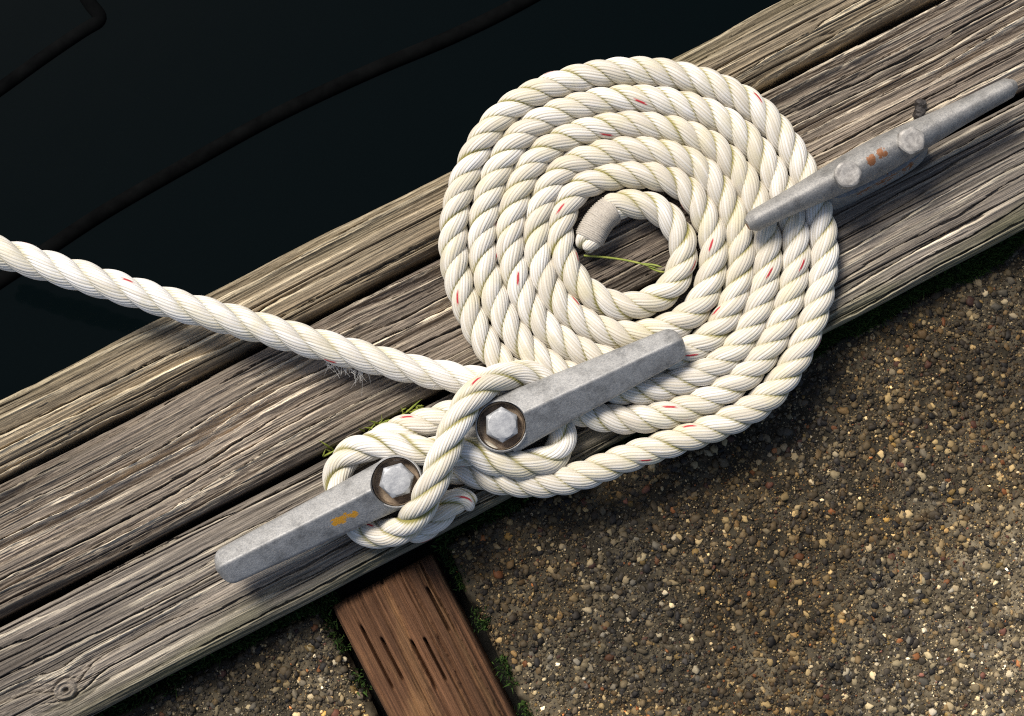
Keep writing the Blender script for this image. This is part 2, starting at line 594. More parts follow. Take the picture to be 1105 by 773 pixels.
def slab(s0, s1, t0, t1, d=0.0016):
    ns, nt = int((s1 - s0) / d) + 1, int((t1 - t0) / d) + 1
    s = np.linspace(s0, s1, ns)[:, None]
    t = np.linspace(t0, t1, nt)[None, :]
    Sg, Tg = [x.copy() for x in np.broadcast_arrays(s, t)]
    hh = conc_h(Sg, Tg)
    ed = np.minimum(np.minimum(Sg - s0, s1 - Sg), Tg - t0) + (fbm(Sg * 70, Tg * 70, 330, 3) - 0.5) * 0.010
    hh = hh - 0.030 * (1 - sstep(-0.004, 0.007, ed))
    P = np.stack([Sg, -Tg, CONC_Z + hh], -1).reshape(-1, 3)
    o = mesh_np("concrete_deck", P, grid_faces(ns, nt)[:, ::-1], M_concrete,
                attrs={"col": conc_col(Sg, Tg).reshape(-1, 3)}, rotz=ANG)
    o["kind"] = "structure"


slab(-0.80, SL_L, T_EDGE, T_EDGE + 0.34)
slab(SL_R, 0.85, T_EDGE, T_EDGE + 0.62)


# pebbles bedded in the concrete: uncountable, one object
def ico(sub):
    bm = bmesh.new()
    bmesh.ops.create_icosphere(bm, subdivisions=sub, radius=1.0)
    bm.verts.ensure_lookup_table()
    V = np.array([v.co[:] for v in bm.verts])
    F = np.array([[v.index for v in f.verts] for f in bm.faces])
    bm.free()
    return V, F


def scatter(n, rmin, rmax, sub, seed, sink, power=1.0):
    r = np.random.default_rng(seed)
    wx, wy = r.uniform(-0.56, 0.56, n), r.uniform(-0.42, 0.30, n)
    s, t = wx * E[0] + wy * E[1], wx * NRM[0] + wy * NRM[1]
    keep = (t > T_EDGE + 0.001) & (t < T_EDGE + 0.60)
    s, t = s[keep], t[keep]
    keep = ((s < SL_L - 0.002) & (t < T_EDGE + 0.33)) | (s > SL_R + 0.002)
    s, t = s[keep], t[keep]
    n = len(s)
    rad = rmin + (rmax - rmin) * r.random(n) ** (2.2 * power)
    V, F = ico(sub)
    sc3 = rad[:, None] * np.stack([r.uniform(0.85, 1.45, n), r.uniform(0.75, 1.1, n), r.uniform(0.5, 0.8, n)], -1)
    an = r.uniform(0, 2 * np.pi, n)
    ca, sa = np.cos(an), np.sin(an)
    bump = 1 + 0.5 * (r.random((n, len(V))) - 0.5) if sub < 2 else 1 + 0.62 * (r.random((n, len(V))) - 0.5)
    P = V[None] * bump[..., None] * sc3[:, None, :]
    tx = r.normal(0, 0.25, n)[:, None]
    X = P[..., 0] * ca[:, None] - P[..., 1] * sa[:, None]
    Y = P[..., 0] * sa[:, None] + P[..., 1] * ca[:, None]
    Z = P[..., 2] + X * tx
    ed = np.minimum(np.where(s < SL_L, SL_L - s, s - SL_R), t - T_EDGE)
    zc = CONC_Z + conc_h(s, t) - 0.012 * (1 - sstep(0.0, 0.008, ed)) + sc3[:, 2] * sink
    P = np.stack([X + s[:, None], Y - t[:, None], Z + zc[:, None]], -1).reshape(-1, 3)
    Fa = (F[None] + (np.arange(n) * len(V))[:, None, None]).reshape(-1, 3)
    # colour of each stone
    pal = np.array([(0.055, 0.047, 0.038), (0.105, 0.088, 0.062), (0.18, 0.150, 0.100), (0.035, 0.032, 0.032), (0.14, 0.100, 0.052),
                    (0.36, 0.31, 0.21), (0.52, 0.47, 0.37), (0.26, 0.11, 0.045), (0.20, 0.19, 0.17), (0.10, 0.045, 0.035), (0.27, 0.19, 0.07)])
    wts = np.array([0.22, 0.22, 0.17, 0.12, 0.09, 0.08, 0.03, 0.012, 0.05, 0.015, 0.02])
    ci = r.choice(len(pal), n, p=wts / wts.sum())
    patch = 0.45 + 1.2 * fbm(s * 11, t * 11, 340, 3)
    gold = sstep(0.45, 0.65, fbm(s * 8, t * 8, 345, 3))[:, None]
    col = pal[ci] * (np.exp(r.normal(0, 0.52, n)) * patch)[:, None] * (np.array([1.08, 1.00, 0.84]) * (1 - gold) + np.array([1.32, 1.06, 0.66]) * gold)
    dk_fac = darkened(s, t)[:, None]
    col = col * (1 - 0.66 * dk_fac)
    return P, Fa, np.repeat(col, len(V), 0)


def merge(parts):
    Vs, Fs, Cs, off = [], [], [], 0
    for (p, f, c) in parts:
        Vs.append(p)
        Fs.append(f + off)
        Cs.append(c)
        off += len(p)
    return np.concatenate(Vs), np.concatenate(Fs), np.concatenate(Cs)


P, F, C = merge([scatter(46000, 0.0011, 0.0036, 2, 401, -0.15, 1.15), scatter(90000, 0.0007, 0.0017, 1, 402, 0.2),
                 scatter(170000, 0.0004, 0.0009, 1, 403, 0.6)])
tag(mesh_np("gravel", P, F, M_pebble, attrs={"col": C}, rotz=ANG), "small brown and grey pebbles bedded in the concrete", "pebbles", kind="stuff")


# moss: many small upright blades
def moss(name, pts, label, hgt=(0.002, 0.006), cols=((0.008, 0.022, 0.005), (0.042, 0.080, 0.013)), seed=1):
    r = np.random.default_rng(seed)
    n = len(pts)
    an = r.uniform(0, 2 * np.pi, n)
    h = r.uniform(*hgt, n)
    wd = r.uniform(0.0005, 0.0011, n)
    d = np.stack([np.cos(an), np.sin(an), np.zeros(n)], -1)
    lean = r.normal(0, 0.5, (n, 2)) * h[:, None]
    a = pts - d * wd[:, None]
    b = pts + d * wd[:, None]
    c = pts + np.concatenate([lean, h[:, None]], 1)
    V = np.stack([a, b, c], 1).reshape(-1, 3)
    F = np.arange(3 * n).reshape(-1, 3)
    q = r.random(n)[:, None]
    col = np.array(cols[0]) * (1 - q) + np.array(cols[1]) * q
    o = mesh_np(name, V, F, M_moss, attrs={"col": np.repeat(col, 3, 0)}, rotz=ANG)
    return tag(o, label, "moss", kind="stuff")


mp = []
r = np.random.default_rng(77)
for (sa, sb, n, wdt) in ((along(870, 365), along(1110, 240), 14000, 0.015), (along(560, 545), along(860, 380), 1500, 0.008),
                         (along(200, 730), along(360, 650), 2200, 0.010), (-0.7, along(215, 720), 2500, 0.014), (SL_R, along(560, 545), 1500, 0.012)):
    s = r.uniform(sa, sb, n)
    t = T3b + 0.001 + wdt * r.random(n) * (0.4 + 0.8 * vnoise(s * 40, s * 0, 5))
    lift = 0.016 * np.clip(1 - (t - T3b) / wdt, 0, 1) if wdt == 0.015 else 0.0
    mp.append(np.stack([s, -t, np.full(n, CONC_Z - 0.006) + 0.008 * r.random(n) + lift], -1))
for (ss, n) in ((SL_L, 1600), (SL_R, 2600)):
    t = T_EDGE + 0.25 * r.random(n)
    s = ss + r.normal(0, 0.0035, n) + (0.002 if ss == SL_R else -0.002)
    k = vnoise(t * 45, t * 0, 8) > 0.42
    mp.append(np.stack([s, -t, np.full(n, CONC_Z - 0.008) + 0.009 * r.random(n)], -1)[k])
moss("moss", np.concatenate(mp), "dark green moss growing in the joint between planks and concrete", seed=3)


# ------------------------------------------------------------------ rope
def smooth_path(ctrl, step=0.0012):
    c = np.asarray(ctrl, float)
    p = np.concatenate([[2 * c[0] - c[1]], c, [2 * c[-1] - c[-2]]])
    out = []
    for i in range(1, len(p) - 2):
        p0, p1, p2, p3 = p[i - 1], p[i], p[i + 1], p[i + 2]
        # centripetal Catmull-Rom
        t0 = 0.0
        t1 = t0 + max(np.linalg.norm(p1 - p0), 1e-6) ** 0.5
        t2 = t1 + max(np.linalg.norm(p2 - p1), 1e-6) ** 0.5
        t3 = t2 + max(np.linalg.norm(p3 - p2), 1e-6) ** 0.5
        t = np.linspace(t1, t2, 40, endpoint=False)[:, None]
        a1 = (t1 - t) / (t1 - t0) * p0 + (t - t0) / (t1 - t0) * p1
        a2 = (t2 - t) / (t2 - t1) * p1 + (t - t1) / (t2 - t1) * p2
        a3 = (t3 - t) / (t3 - t2) * p2 + (t - t2) / (t3 - t2) * p3
        b1 = (t2 - t) / (t2 - t0) * a1 + (t - t0) / (t2 - t0) * a2
        b2 = (t3 - t) / (t3 - t1) * a2 + (t - t1) / (t3 - t1) * a3
        out.append((t2 - t) / (t2 - t1) * b1 + (t - t1) / (t2 - t1) * b2)
    q = np.concatenate(out + [c[-1:]])
    d = np.concatenate([[0], np.cumsum(np.linalg.norm(np.diff(q, axis=0), axis=1))])
    n = int(d[-1] / step) + 1
    ss = np.linspace(0, d[-1], n)
    q = np.stack([np.interp(ss, d, q[:, k]) for k in range(3)], -1)
    for _ in range(6):
        q[1:-1] = 0.25 * q[:-2] + 0.5 * q[1:-1] + 0.25 * q[2:]
    return q, ss


def frames(q):
    T = np.gradient(q, axis=0)
    T /= np.linalg.norm(T, axis=1)[:, None]
    N = np.zeros_like(T)
    n = np.array([0, 0, 1.0])
    for i in range(len(T)):
        n = n - T[i] * (n @ T[i])
        n /= np.linalg.norm(n)
        N[i] = n
    return T, N, np.cross(T, N)


def rope(name, ctrl, parent, R=0.0121, lay=0.054, phase=0.0, clean=0.0, seed=1, nsec=0, yarns=16, twist=150.0, taper=(0, 0), step=0.0013):
    q, ss = smooth_path(ctrl, step)
    T, N, B = frames(q)
    n = len(q)
    Rv = R * (1 + 0.05 * (vnoise(ss * 14, ss * 0, seed + 3) - 0.5))
    if taper[0]:
        Rv = Rv * (0.55 + 0.45 * sstep(0, taper[0], ss))
    if taper[1]:
        Rv = Rv * (0.72 + 0.28 * sstep(0, taper[1], ss[-1] - ss))
    ed = np.minimum(ss, ss[-1] - ss)
    endr = np.sqrt(np.clip(1 - np.clip(1 - ed / (0.5 * R), 0, 1) ** 2, 0.0004, 1))
    base = np.array(parent.location) if parent is not None else np.zeros(3)
    Vs, Fs, Cs, off = [], [], [], 0
    nsec = yarns * 6
    th0 = np.linspace(0, 2 * np.pi, nsec, endpoint=False)[None, :]
    th = th0 - twist * ss[:, None]
    for k in range(3):
        ph = 2 * np.pi * ss / lay + 2 * np.pi * k / 3 + phase + 0.25 * (vnoise(ss * 9, ss * 0 + k, seed + 8) - 0.5)
        e1 = N * np.cos(ph)[:, None] + B * np.sin(ph)[:, None]
        off_r = 0.475 * Rv
        c = q + e1 * off_r[:, None]
        Tk = np.gradient(c, axis=0)
        Tk /= np.linalg.norm(Tk, axis=1)[:, None]
        e1 = e1 - Tk * np.sum(e1 * Tk, 1)[:, None]
        e1 /= np.linalg.norm(e1, axis=1)[:, None]
        e2 = np.cross(Tk, e1)
        psi = th0 + 1e-6 + 0 * ss[:, None]                   # yarns lie back along the rope
        yi = np.floor(psi / (2 * np.pi) * yarns)
        yf = psi / (2 * np.pi) * yarns - yi
        ym = np.mod(yi, yarns)
        lump = np.sqrt(np.clip(1 - (2 * yf - 1) ** 2, 0, 1))
        rs = 0.540 * Rv[:, None] * endr[:, None] * (0.94 + 0.06 * lump + 0.016 * (vnoise(psi * 12, ss[:, None] * 60 + 9 * k, seed + 77) - 0.5) + 0.03 * (hash2(ym, ym * 0 + k, seed) - 0.5)
                                    + 0.04 * (vnoise(ss * 40, ss * 0 + 5 * k, seed + 12)[:, None] - 0.5))
        # flattened strand: wider than deep
        pts = c[:, None, :] + rs[..., None] * (np.cos(th)[..., None] * e1[:, None, :] * 0.97 + np.sin(th)[..., None] * e2[:, None, :] * 1.06)
        Vs.append(pts.reshape(-1, 3))
        Fs.append(grid_faces(n, nsec, True) + off)
        off += n * nsec
        # green growth along the seams between strands, red tracer yarn, tone of yarns
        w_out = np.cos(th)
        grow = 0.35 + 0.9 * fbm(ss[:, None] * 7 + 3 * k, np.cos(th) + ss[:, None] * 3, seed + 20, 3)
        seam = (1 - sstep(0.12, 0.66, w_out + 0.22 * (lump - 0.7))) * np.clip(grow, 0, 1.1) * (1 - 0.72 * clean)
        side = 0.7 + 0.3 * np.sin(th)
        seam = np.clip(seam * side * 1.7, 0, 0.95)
        red = np.zeros_like(seam)
        if k == 0:
            seg = np.floor(ss / (2 * np.pi / twist) + 0.4)[:, None] * np.ones((1, nsec))
            red = ((ym == 4) & (yf > 0.1) & (yf < 0.8) & (w_out > 0.90) & (hash2(seg, seg * 0, seed + 44) > 0.45)).astype(float)
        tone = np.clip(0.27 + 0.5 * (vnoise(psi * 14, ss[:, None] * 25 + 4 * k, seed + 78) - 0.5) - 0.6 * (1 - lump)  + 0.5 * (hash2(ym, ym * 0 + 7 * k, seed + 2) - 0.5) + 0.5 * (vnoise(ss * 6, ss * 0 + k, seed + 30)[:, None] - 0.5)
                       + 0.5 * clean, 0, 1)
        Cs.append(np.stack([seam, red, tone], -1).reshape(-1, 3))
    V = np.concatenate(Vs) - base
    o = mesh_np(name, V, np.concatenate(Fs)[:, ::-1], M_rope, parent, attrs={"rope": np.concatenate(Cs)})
    return o, q, ss


RR = 0.0121
rope_root = empty("rope", tuple(at(675, 262, 0.0)),
                  "thick white three-strand rope, hitched round the near cleat and coiled flat on the planks", "rope")

tab = {-58: 44, -30: 42, 0: 42, 45: 50, 90: 62, 135: 69, 180: 69, 225: 67, 270: 71, 315: 77, 360: 73, 405: 86, 450: 95, 495: 105, 540: 100, 585: 97,
       630: 96, 675: 103, 720: 99, 765: 113, 810: 124, 855: 137, 900: 130, 945: 126, 990: 125, 1035: 132, 1080: 127, 1125: 141, 1170: 153,
       1215: 165, 1260: 160, 1305: 156, 1350: 155, 1395: 161, 1440: 155, 1485: 171, 1530: 184, 1575: 193, 1620: 191, 1665: 187, 1710: 186,
       1755: 191, 1800: 185, 1845: 202, 1890: 214, 1935: 226, 1980: 233}
ctrl = []
for a, rr in tab.items():
    ctrl.append(at(675 + rr * math.sin(RAD(a)), 262 - rr * math.cos(RAD(a)), RR))
for (x, y, z) in ((640, 509, 12), (605, 519, 12), (565, 521, 12), (530, 516, 12), (503, 508, 12), (480, 507, 12.5), (458, 520, 13)):
    ctrl.append(at(x, y, z / 1000))
coil_ctrl = ctrl[1:]
whip = ctrl[:1]
rope("flat_coil", coil_ctrl, rope_root, phase=0.5, seed=3, clean=0.25)


def pxpath(pts):
    return [at(x, y, z / 1000.0) for (x, y, z) in pts]


# taut line from the cleat out over the water
rope("taut_line", pxpath([(-330, 170, 70), (-180, 216, 62), (0, 272, 50), (90, 299, 45), (180, 326, 40), (260, 348, 34), (330, 368, 28), (400, 387, 21), (460, 402, 15),
                          (510, 411, 12.5), (545, 417, 12.5), (580, 428, 12.5)]), rope_root, R=0.0128, lay=0.074, phase=1.4, clean=1.0, seed=21)
# figure-of-eight turns on the cleat
rope("cleat_hitch", pxpath([(604, 452, 12.5), (596, 424, 13), (585, 411, 16), (563, 404, 24), (540, 408, 33), (517, 421, 42), (498, 446, 49), (484, 478, 53), (471, 512, 54), (461, 535, 51),
                            (450, 554, 40), (435, 569, 24), (414, 577, 15), (392, 572, 12.5), (376, 557, 12.5), (367, 538, 12.5), (364, 514, 14), (371, 496, 17), (387, 485, 21),
                            (407, 480, 26), (428, 481, 29), (450, 486, 30), (478, 487, 29), (510, 488, 28), (540, 499, 26), (571, 501, 21), (597, 493, 15), (607, 476, 12.5), (602, 455, 12.5), (598, 430, 13)]),
     rope_root, phase=0.2, seed=31, clean=0.35, lay=0.080)
rope("under_turn", pxpath([(512, 440, 13), (488, 447, 13), (465, 455, 13), (443, 462, 13), (420, 470, 12.5), (402, 486, 12)]), rope_root, phase=0.8, seed=41, clean=0.3)
rope("tail", pxpath([(440, 575, 12), (458, 569, 13), (474, 557, 18), (484, 545, 22), (494, 539, 22), (504, 541, 18), (509, 546, 14)]), rope_root, R=0.0108, phase=0.3, seed=51, lay=0.055,
     taper=(0, 0.018), clean=0.3)

# whipped end in the eye of the coil
wq, wss = smooth_path([at(684, 221, RR), at(670, 222, RR), at(656, 230, RR), at(645, 242, RR), at(637, 256, RR), at(631, 268, RR)], 0.0005)
wT, wN, wB = frames(wq)
base = np.array(rope_root.location)
i0, i1 = int(len(wq) * 0.28), int(len(wq) * 0.90)
th = np.linspace(0, 2 * np.pi, 40, endpoint=False)[None, :]
seg = slice(i0, i1)
ssw = wss[seg]
turnw = ssw[:, None] / 0.0016 + th / (2 * np.pi) + 0.25 * vnoise(ssw[:, None] * 500, th, 7)
rw = 0.0108 + 0.0018 * np.abs(np.sin(np.pi * turnw)) ** 0.7
rw = rw * (1 + 0.04 * np.cos(3 * th + ssw[:, None] * 60))
endk = np.clip(np.minimum(np.arange(len(ssw)), np.arange(len(ssw))[::-1]) / 6.0, 0, 1)[:, None]
rw = rw * (0.8 + 0.2 * np.sqrt(endk))
pts = wq[seg][:, None, :] + rw[..., None] * (np.cos(th)[..., None] * wN[seg][:, None, :] + np.sin(th)[..., None] * wB[seg][:, None, :])
mesh_np("whipping", pts.reshape(-1, 3) - base, grid_faces(len(ssw), 40, True)[:, ::-1], M_twine, rope_root)
rope("rope_end", [wq[int(len(wq) * 0.78)], wq[int(len(wq) * 0.88)], wq[-4], wq[-1] + (wq[-1] - wq[-9]) * 0.5], rope_root, phase=0.5, seed=61, R=0.0115, clean=0.1, taper=(0, 0.012))

# loose fibres
r = np.random.default_rng(5)


def fibres(name, roots, dirs, length, wdt, parent, seed, curl=0.5, segs=5):
    r = np.random.default_rng(seed)
    Vs, Fs, off = [], [], 0
    for p, d in zip(roots, dirs):
        L = length * r.uniform(0.5, 1.3)
        side = np.cross(d, r.normal(size=3))
        side /= np.linalg.norm(side)
        bend = r.normal(size=3) * curl
        for (sx) in (0,):
            for i in range(segs + 1):
                t = i / segs
                c = p + d * L * t + bend * L * t * t
                wv = side * wdt * (1 - 0.7 * t)
                up = np.cross(side, d) * wdt * (1 - 0.7 * t)
                Vs += [c - wv - up * 0.5, c + wv - up * 0.5, c + up]
            for i in range(segs):
                for a, b in ((0, 1), (1, 2), (2, 0)):
                    Fs.append((off + 3 * i + a, off + 3 * i + b, off + 3 * i + 3 + b, off + 3 * i + 3 + a))
            off += 3 * (segs + 1)
    return mesh_np(name, np.array(Vs) - np.array(parent.location), np.array(Fs), M_fluff, parent)


roots, dirs = [], []
for i in range(46):
    x = r.uniform(352, 396)
    p = at(x, 374 + (x - 330) * 0.27 + 11 + r.normal(0, 1.5), 0.020)
    roots.append(p)
    d = np.array([r.normal(0.3, 0.5), -1.0, r.normal(-0.2, 0.3)])
    dirs.append(d / np.linalg.norm(d))
fibres("frayed_fibres", roots, dirs, 0.0070, 0.00020, rope_root, 9)

# ------------------------------------------------------------------ cleats
def loft(sections):
    n = len(sections[0])
    V = np.concatenate(sections)
    F = grid_faces(len(sections), n, True).tolist()
    F.append(list(range(n))[::-1])
    F.append(list(range((len(sections) - 1) * n, len(sections) * n)))
    return V, [tuple(f) for f in F]


def round_poly(pts, rad, k=4):
    out = []
    n = len(pts)
    for i in range(n):
        p, a, b = np.array(pts[i], float), np.array(pts[i - 1], float), np.array(pts[(i + 1) % n], float)
        da, db = a - p, b - p
        la, lb = np.linalg.norm(da), np.linalg.norm(db)
        q = min(rad, 0.45 * la, 0.45 * lb)
        p0, p1 = p + da / la * q, p + db / lb * q
        for j in range(k + 1):
            t = j / k
            out.append((1 - t) ** 2 * p0 + 2 * t * (1 - t) * p + t * t * p1)
    return np.array(out)


def lathe(prof, n=48, solid=False):
    a = np.linspace(0, 2 * np.pi, n, endpoint=False)
    V = np.array([[r_ * np.cos(x), r_ * np.sin(x), z] for (r_, z) in prof for x in a])
    F = [tuple(f) for f in grid_faces(len(prof), n, True).tolist()]
    if prof[-1][0] > 1e-6:
        F.append(tuple(range((len(prof) - 1) * n, len(prof) * n)))
    if solid:
        F.append(tuple(range(n)))
        if prof[-1][0] <= 1e-6:
            F.append(tuple(range((len(prof) - 1) * n, len(prof) * n)))
    return V, F


def add(parts, V, F, M=None):
    off = sum(len(p[0]) for p in parts)
    parts.append((np.asarray(V), [tuple(i + off for i in f) for f in F]))


def finish(name, parts, mat, parent, flat=False):
    V = np.concatenate([p[0] for p in parts])
    F = [f for p in parts for f in p[1]]
    o = mesh_np(name, V, F, mat, parent, smooth=not flat)
    bm = bmesh.new()
    bm.from_mesh(o.data)
    bmesh.ops.recalc_face_normals(bm, faces=bm.faces)
    bm.to_mesh(o.data)
    bm.free()
    if not flat:
        o.data.set_sharp_from_angle(angle=RAD(32))
    return o


def hexbolt(name, af, height, parent, x, y, z, rot, mat, worn=0.0):
    """Hexagon head with chamfered crown; worn=1 is hammered nearly round."""
    R = af / math.sqrt(3)
    n = 48
    a = np.linspace(0, 2 * np.pi, n, endpoint=False)
    hexr = (af / 2) / np.cos((a + np.pi / 6) % (np.pi / 3) - np.pi / 6)
    rr = hexr * (1 - worn) + worn * (af / 2) * 1.03
    rings = [(1.0, 0), (1.0, height * 0.80), (0.985, height * 0.88)]
    V = [[q * rr[i] * math.cos(a[i]), q * rr[i] * math.sin(a[i]), zz] for (q, zz) in rings for i in range(n)]
    for (q, zz) in ((0.90, height * 0.985), (0.80, height), (0.4, height * (1.0 - 0.05 * worn)), (0.05, height * (1.0 - 0.08 * worn))):
        V += [[q * af / 2 * math.cos(a[i]), q * af / 2 * math.sin(a[i]), zz] for i in range(n)]
    V = np.array(V)
    F = [tuple(f) for f in grid_faces(7, n, True).tolist()]
    F.append(tuple(range(6 * n, 7 * n)))
    F.append(tuple(range(n))[::-1])
    c, s = math.cos(rot), math.sin(rot)
    V = np.stack([V[:, 0] * c - V[:, 1] * s + x, V[:, 0] * s + V[:, 1] * c + y, V[:, 2] + z], -1)
    return finish(name, [(V, F)], mat, parent)


# near cleat: faceted arms, two counterbored bosses
tipA, tipB = at(234, 616, 0.042), at(737, 367, 0.042)
boA, boB = at(428, 520, 0.036), at(541, 460, 0.036)
ax = (tipB - tipA)
ang1 = math.atan2(ax[1], ax[0])
mid = (boA + boB) / 2
cl1 = empty("mooring_cleat", (mid[0], mid[1], 0.001),
            "large faceted grey cleat with the rope hitched round it and orange lichen on one horn", "cleat", "grey dock cleats", ang1)


def loc1(p):
    d = p - np.array([mid[0], mid[1], 0.0])
    c, s = math.cos(-ang1), math.sin(-ang1)
    return np.array([d[0] * c - d[1] * s, d[0] * s + d[1] * c, p[2]])


lA, lB, bA, bB = loc1(tipA), loc1(tipB), loc1(boA), loc1(boB)
M_cleat1 = metal_material("galvanised_cleat", [(at(362, 561, 0.043), 0.010), (at(371, 557, 0.043), 0.010), (at(380, 553, 0.043), 0.008)], (0.75, 0.36, 0.03))


def horn(xr, xt, yr, yt, wr, wt, zr, zt, zbr, zbt, parts, n=40, ridge=0.08):
    sec = []
    for i in range(n + 1):
        t = 1 - (1 - i / n) ** 1.7
        x = xr + (xt - xr) * t
        y = yr + (yt - yr) * t
        e = sstep(0.0, 1.0, np.array(t)) * 1.0
        w_ = wr + (wt - wr) * float(t ** 0.85)
        top = zr + (zt - zr) * t
        bot = zbr + (zbt - zbr) * float(t ** 0.6)
        # rounded nose
        k = max(0.0, (t - 0.935) / 0.065)
        q = max(0.0, 1 - (k * 0.985) ** 2.4) ** 0.5
        midz = 0.5 * (top + bot)
        w_ *= 0.22 + 0.78 * q
        top = midz + (top - midz) * (0.45 + 0.55 * q)
        bot = midz + (bot - midz) * (0.45 + 0.55 * q)
        hgt = top - bot
        poly = [(y - w_ * 0.62, bot), (y + w_ * 0.62, bot), (y + w_, bot + 0.33 * hgt), (y + w_ * 0.90, bot + 0.52 * hgt), (y + w_ * ridge, top),
                (y - w_ * 0.93, bot + 0.42 * hgt), (y - w_, bot + 0.28 * hgt)]
        rp = round_poly(poly, 0.0022, 4)
        sec.append(np.stack([np.full(len(rp), x), rp[:, 0], rp[:, 1]], -1))
    V, F = loft(sec)
    add(parts, V, F)


def cut(o, cutter_v, cutter_f):
    """Bore a hole through one mesh (exact boolean, applied)."""
    me = bpy.data.meshes.new("bore")
    me.from_pydata([tuple(v) for v in cutter_v], [], cutter_f)
    bm = bmesh.new()
    bm.from_mesh(me)
    bmesh.ops.recalc_face_normals(bm, faces=bm.faces)
    bm.to_mesh(me)
    bm.free()
    c = bpy.data.objects.new("bore", me)
    sc.collection.objects.link(c)
    md = o.modifiers.new("bore", 'BOOLEAN')
    md.operation, md.solver, md.object = 'DIFFERENCE', 'EXACT', c
    c.parent = o.parent
    bpy.context.view_layer.update()
    dg = bpy.context.evaluated_depsgraph_get()
    res = bpy.data.meshes.new_from_object(o.evaluated_get(dg))
    o.modifiers.clear()
    o.data = res
    bpy.data.objects.remove(c)


def join(name, objs):
    """Fuse several shapes into one part mesh."""
    bm = bmesh.new()
    for q in objs:
        bm.from_mesh(q.data)
    me = bpy.data.meshes.new(name)
    bm.to_mesh(me)
    bm.free()
    me.materials.append(objs[0].data.materials[0])
    keep = bpy.data.objects.new(name, me)
    keep.parent = objs[0].parent
    sc.collection.objects.link(keep)
    for q in objs:
        bpy.data.objects.remove(q)
    me.polygons.foreach_set("use_smooth", np.ones(len(me.polygons), dtype=bool))
    me.set_sharp_from_angle(angle=RAD(32))
    return keep


BORE = 0.0182
pieces = []
for (bb, tip, wr, wt, sg) in ((bA, lA, 0.0215, 0.0150, -1), (bB, lB, 0.0245, 0.0140, 1)):
    parts = []
    horn(bb[0], tip[0], bb[1], tip[1], wr, wt, 0.0535, 0.0480, 0.016, 0.0265, parts, ridge=0.10 if sg < 0 else 0.06)
    h_ = finish("body", parts, M_cleat1, cl1)
    V, F = lathe([(0.0002, 0.0), (0.0212, 0.0), (0.0212, 0.012), (0.0208, 0.0395), (0.0200, 0.0405), (0.0002, 0.0406)], 64, True)
    boss = finish("body", [(V + np.array([bb[0], bb[1], 0]), F)], M_cleat1, cl1)
    cv, cf = lathe([(0.0002, 0.0270), (BORE - 0.0006, 0.0270), (BORE, 0.034), (BORE + 0.0010, 0.0395), (BORE + 0.0022, 0.070), (0.0002, 0.070)], 64, True)
    for q in (h_, boss):
        cut(q, cv + np.array([bb[0], bb[1], 0]), cf)
    pieces += [h_, boss]
# low waist between the bosses
sec = []
for x in np.linspace(bA[0] + 0.016, bB[0] - 0.016, 8):
    y = bA[1] + (bB[1] - bA[1]) * (x - bA[0]) / (bB[0] - bA[0])
    rp = round_poly([(y - 0.013, 0.0), (y + 0.013, 0.0), (y + 0.013, 0.012), (y + 0.008, 0.0155), (y - 0.008, 0.0155), (y - 0.013, 0.012)], 0.002, 3)
    sec.append(np.stack([np.full(len(rp), x), rp[:, 0], rp[:, 1]], -1))
pieces.append(finish("body", [loft(sec)], M_cleat1, cl1))
join("body", pieces)
for bb, rot in ((bA, 0.35), (bB, 0.62)):
    # rusty lining of the counterbore
    V, F = lathe([(BORE + 0.0004, 0.0400), (BORE - 0.0003, 0.0340), (BORE - 0.0010, 0.0295), (0.0001, 0.0290)], 56)
    cup = finish("bolt_recess", [(V + np.array([bb[0], bb[1], 0]), F[:-1])], M_rustring, cl1)
    hexbolt("bolt", 0.0245, 0.0150, cl1, bb[0] + 0.0008, bb[1] + 0.0006, 0.0290, rot, M_bolt)

# far cleat: slim round horns, worn bolts
qA, qB = at(806, 243, 0.036), at(1094, 92, 0.036)
b2A, b2B = at(913, 190, 0.047), at(981, 154, 0.047)
ax = qB - qA
ang2 = math.atan2(ax[1], ax[0])
mid2 = (b2A + b2B) / 2
cl2 = empty("mooring_cleat", (mid2[0], mid2[1], 0.001), "slim rusty grey cleat bare of rope, one horn over the edge of the coil", "cleat", "grey dock cleats", ang2)


def loc2(p):
    d = p - np.array([mid2[0], mid2[1], 0.0])
    c, s = math.cos(-ang2), math.sin(-ang2)
    return np.array([d[0] * c - d[1] * s, d[0] * s + d[1] * c, p[2]])


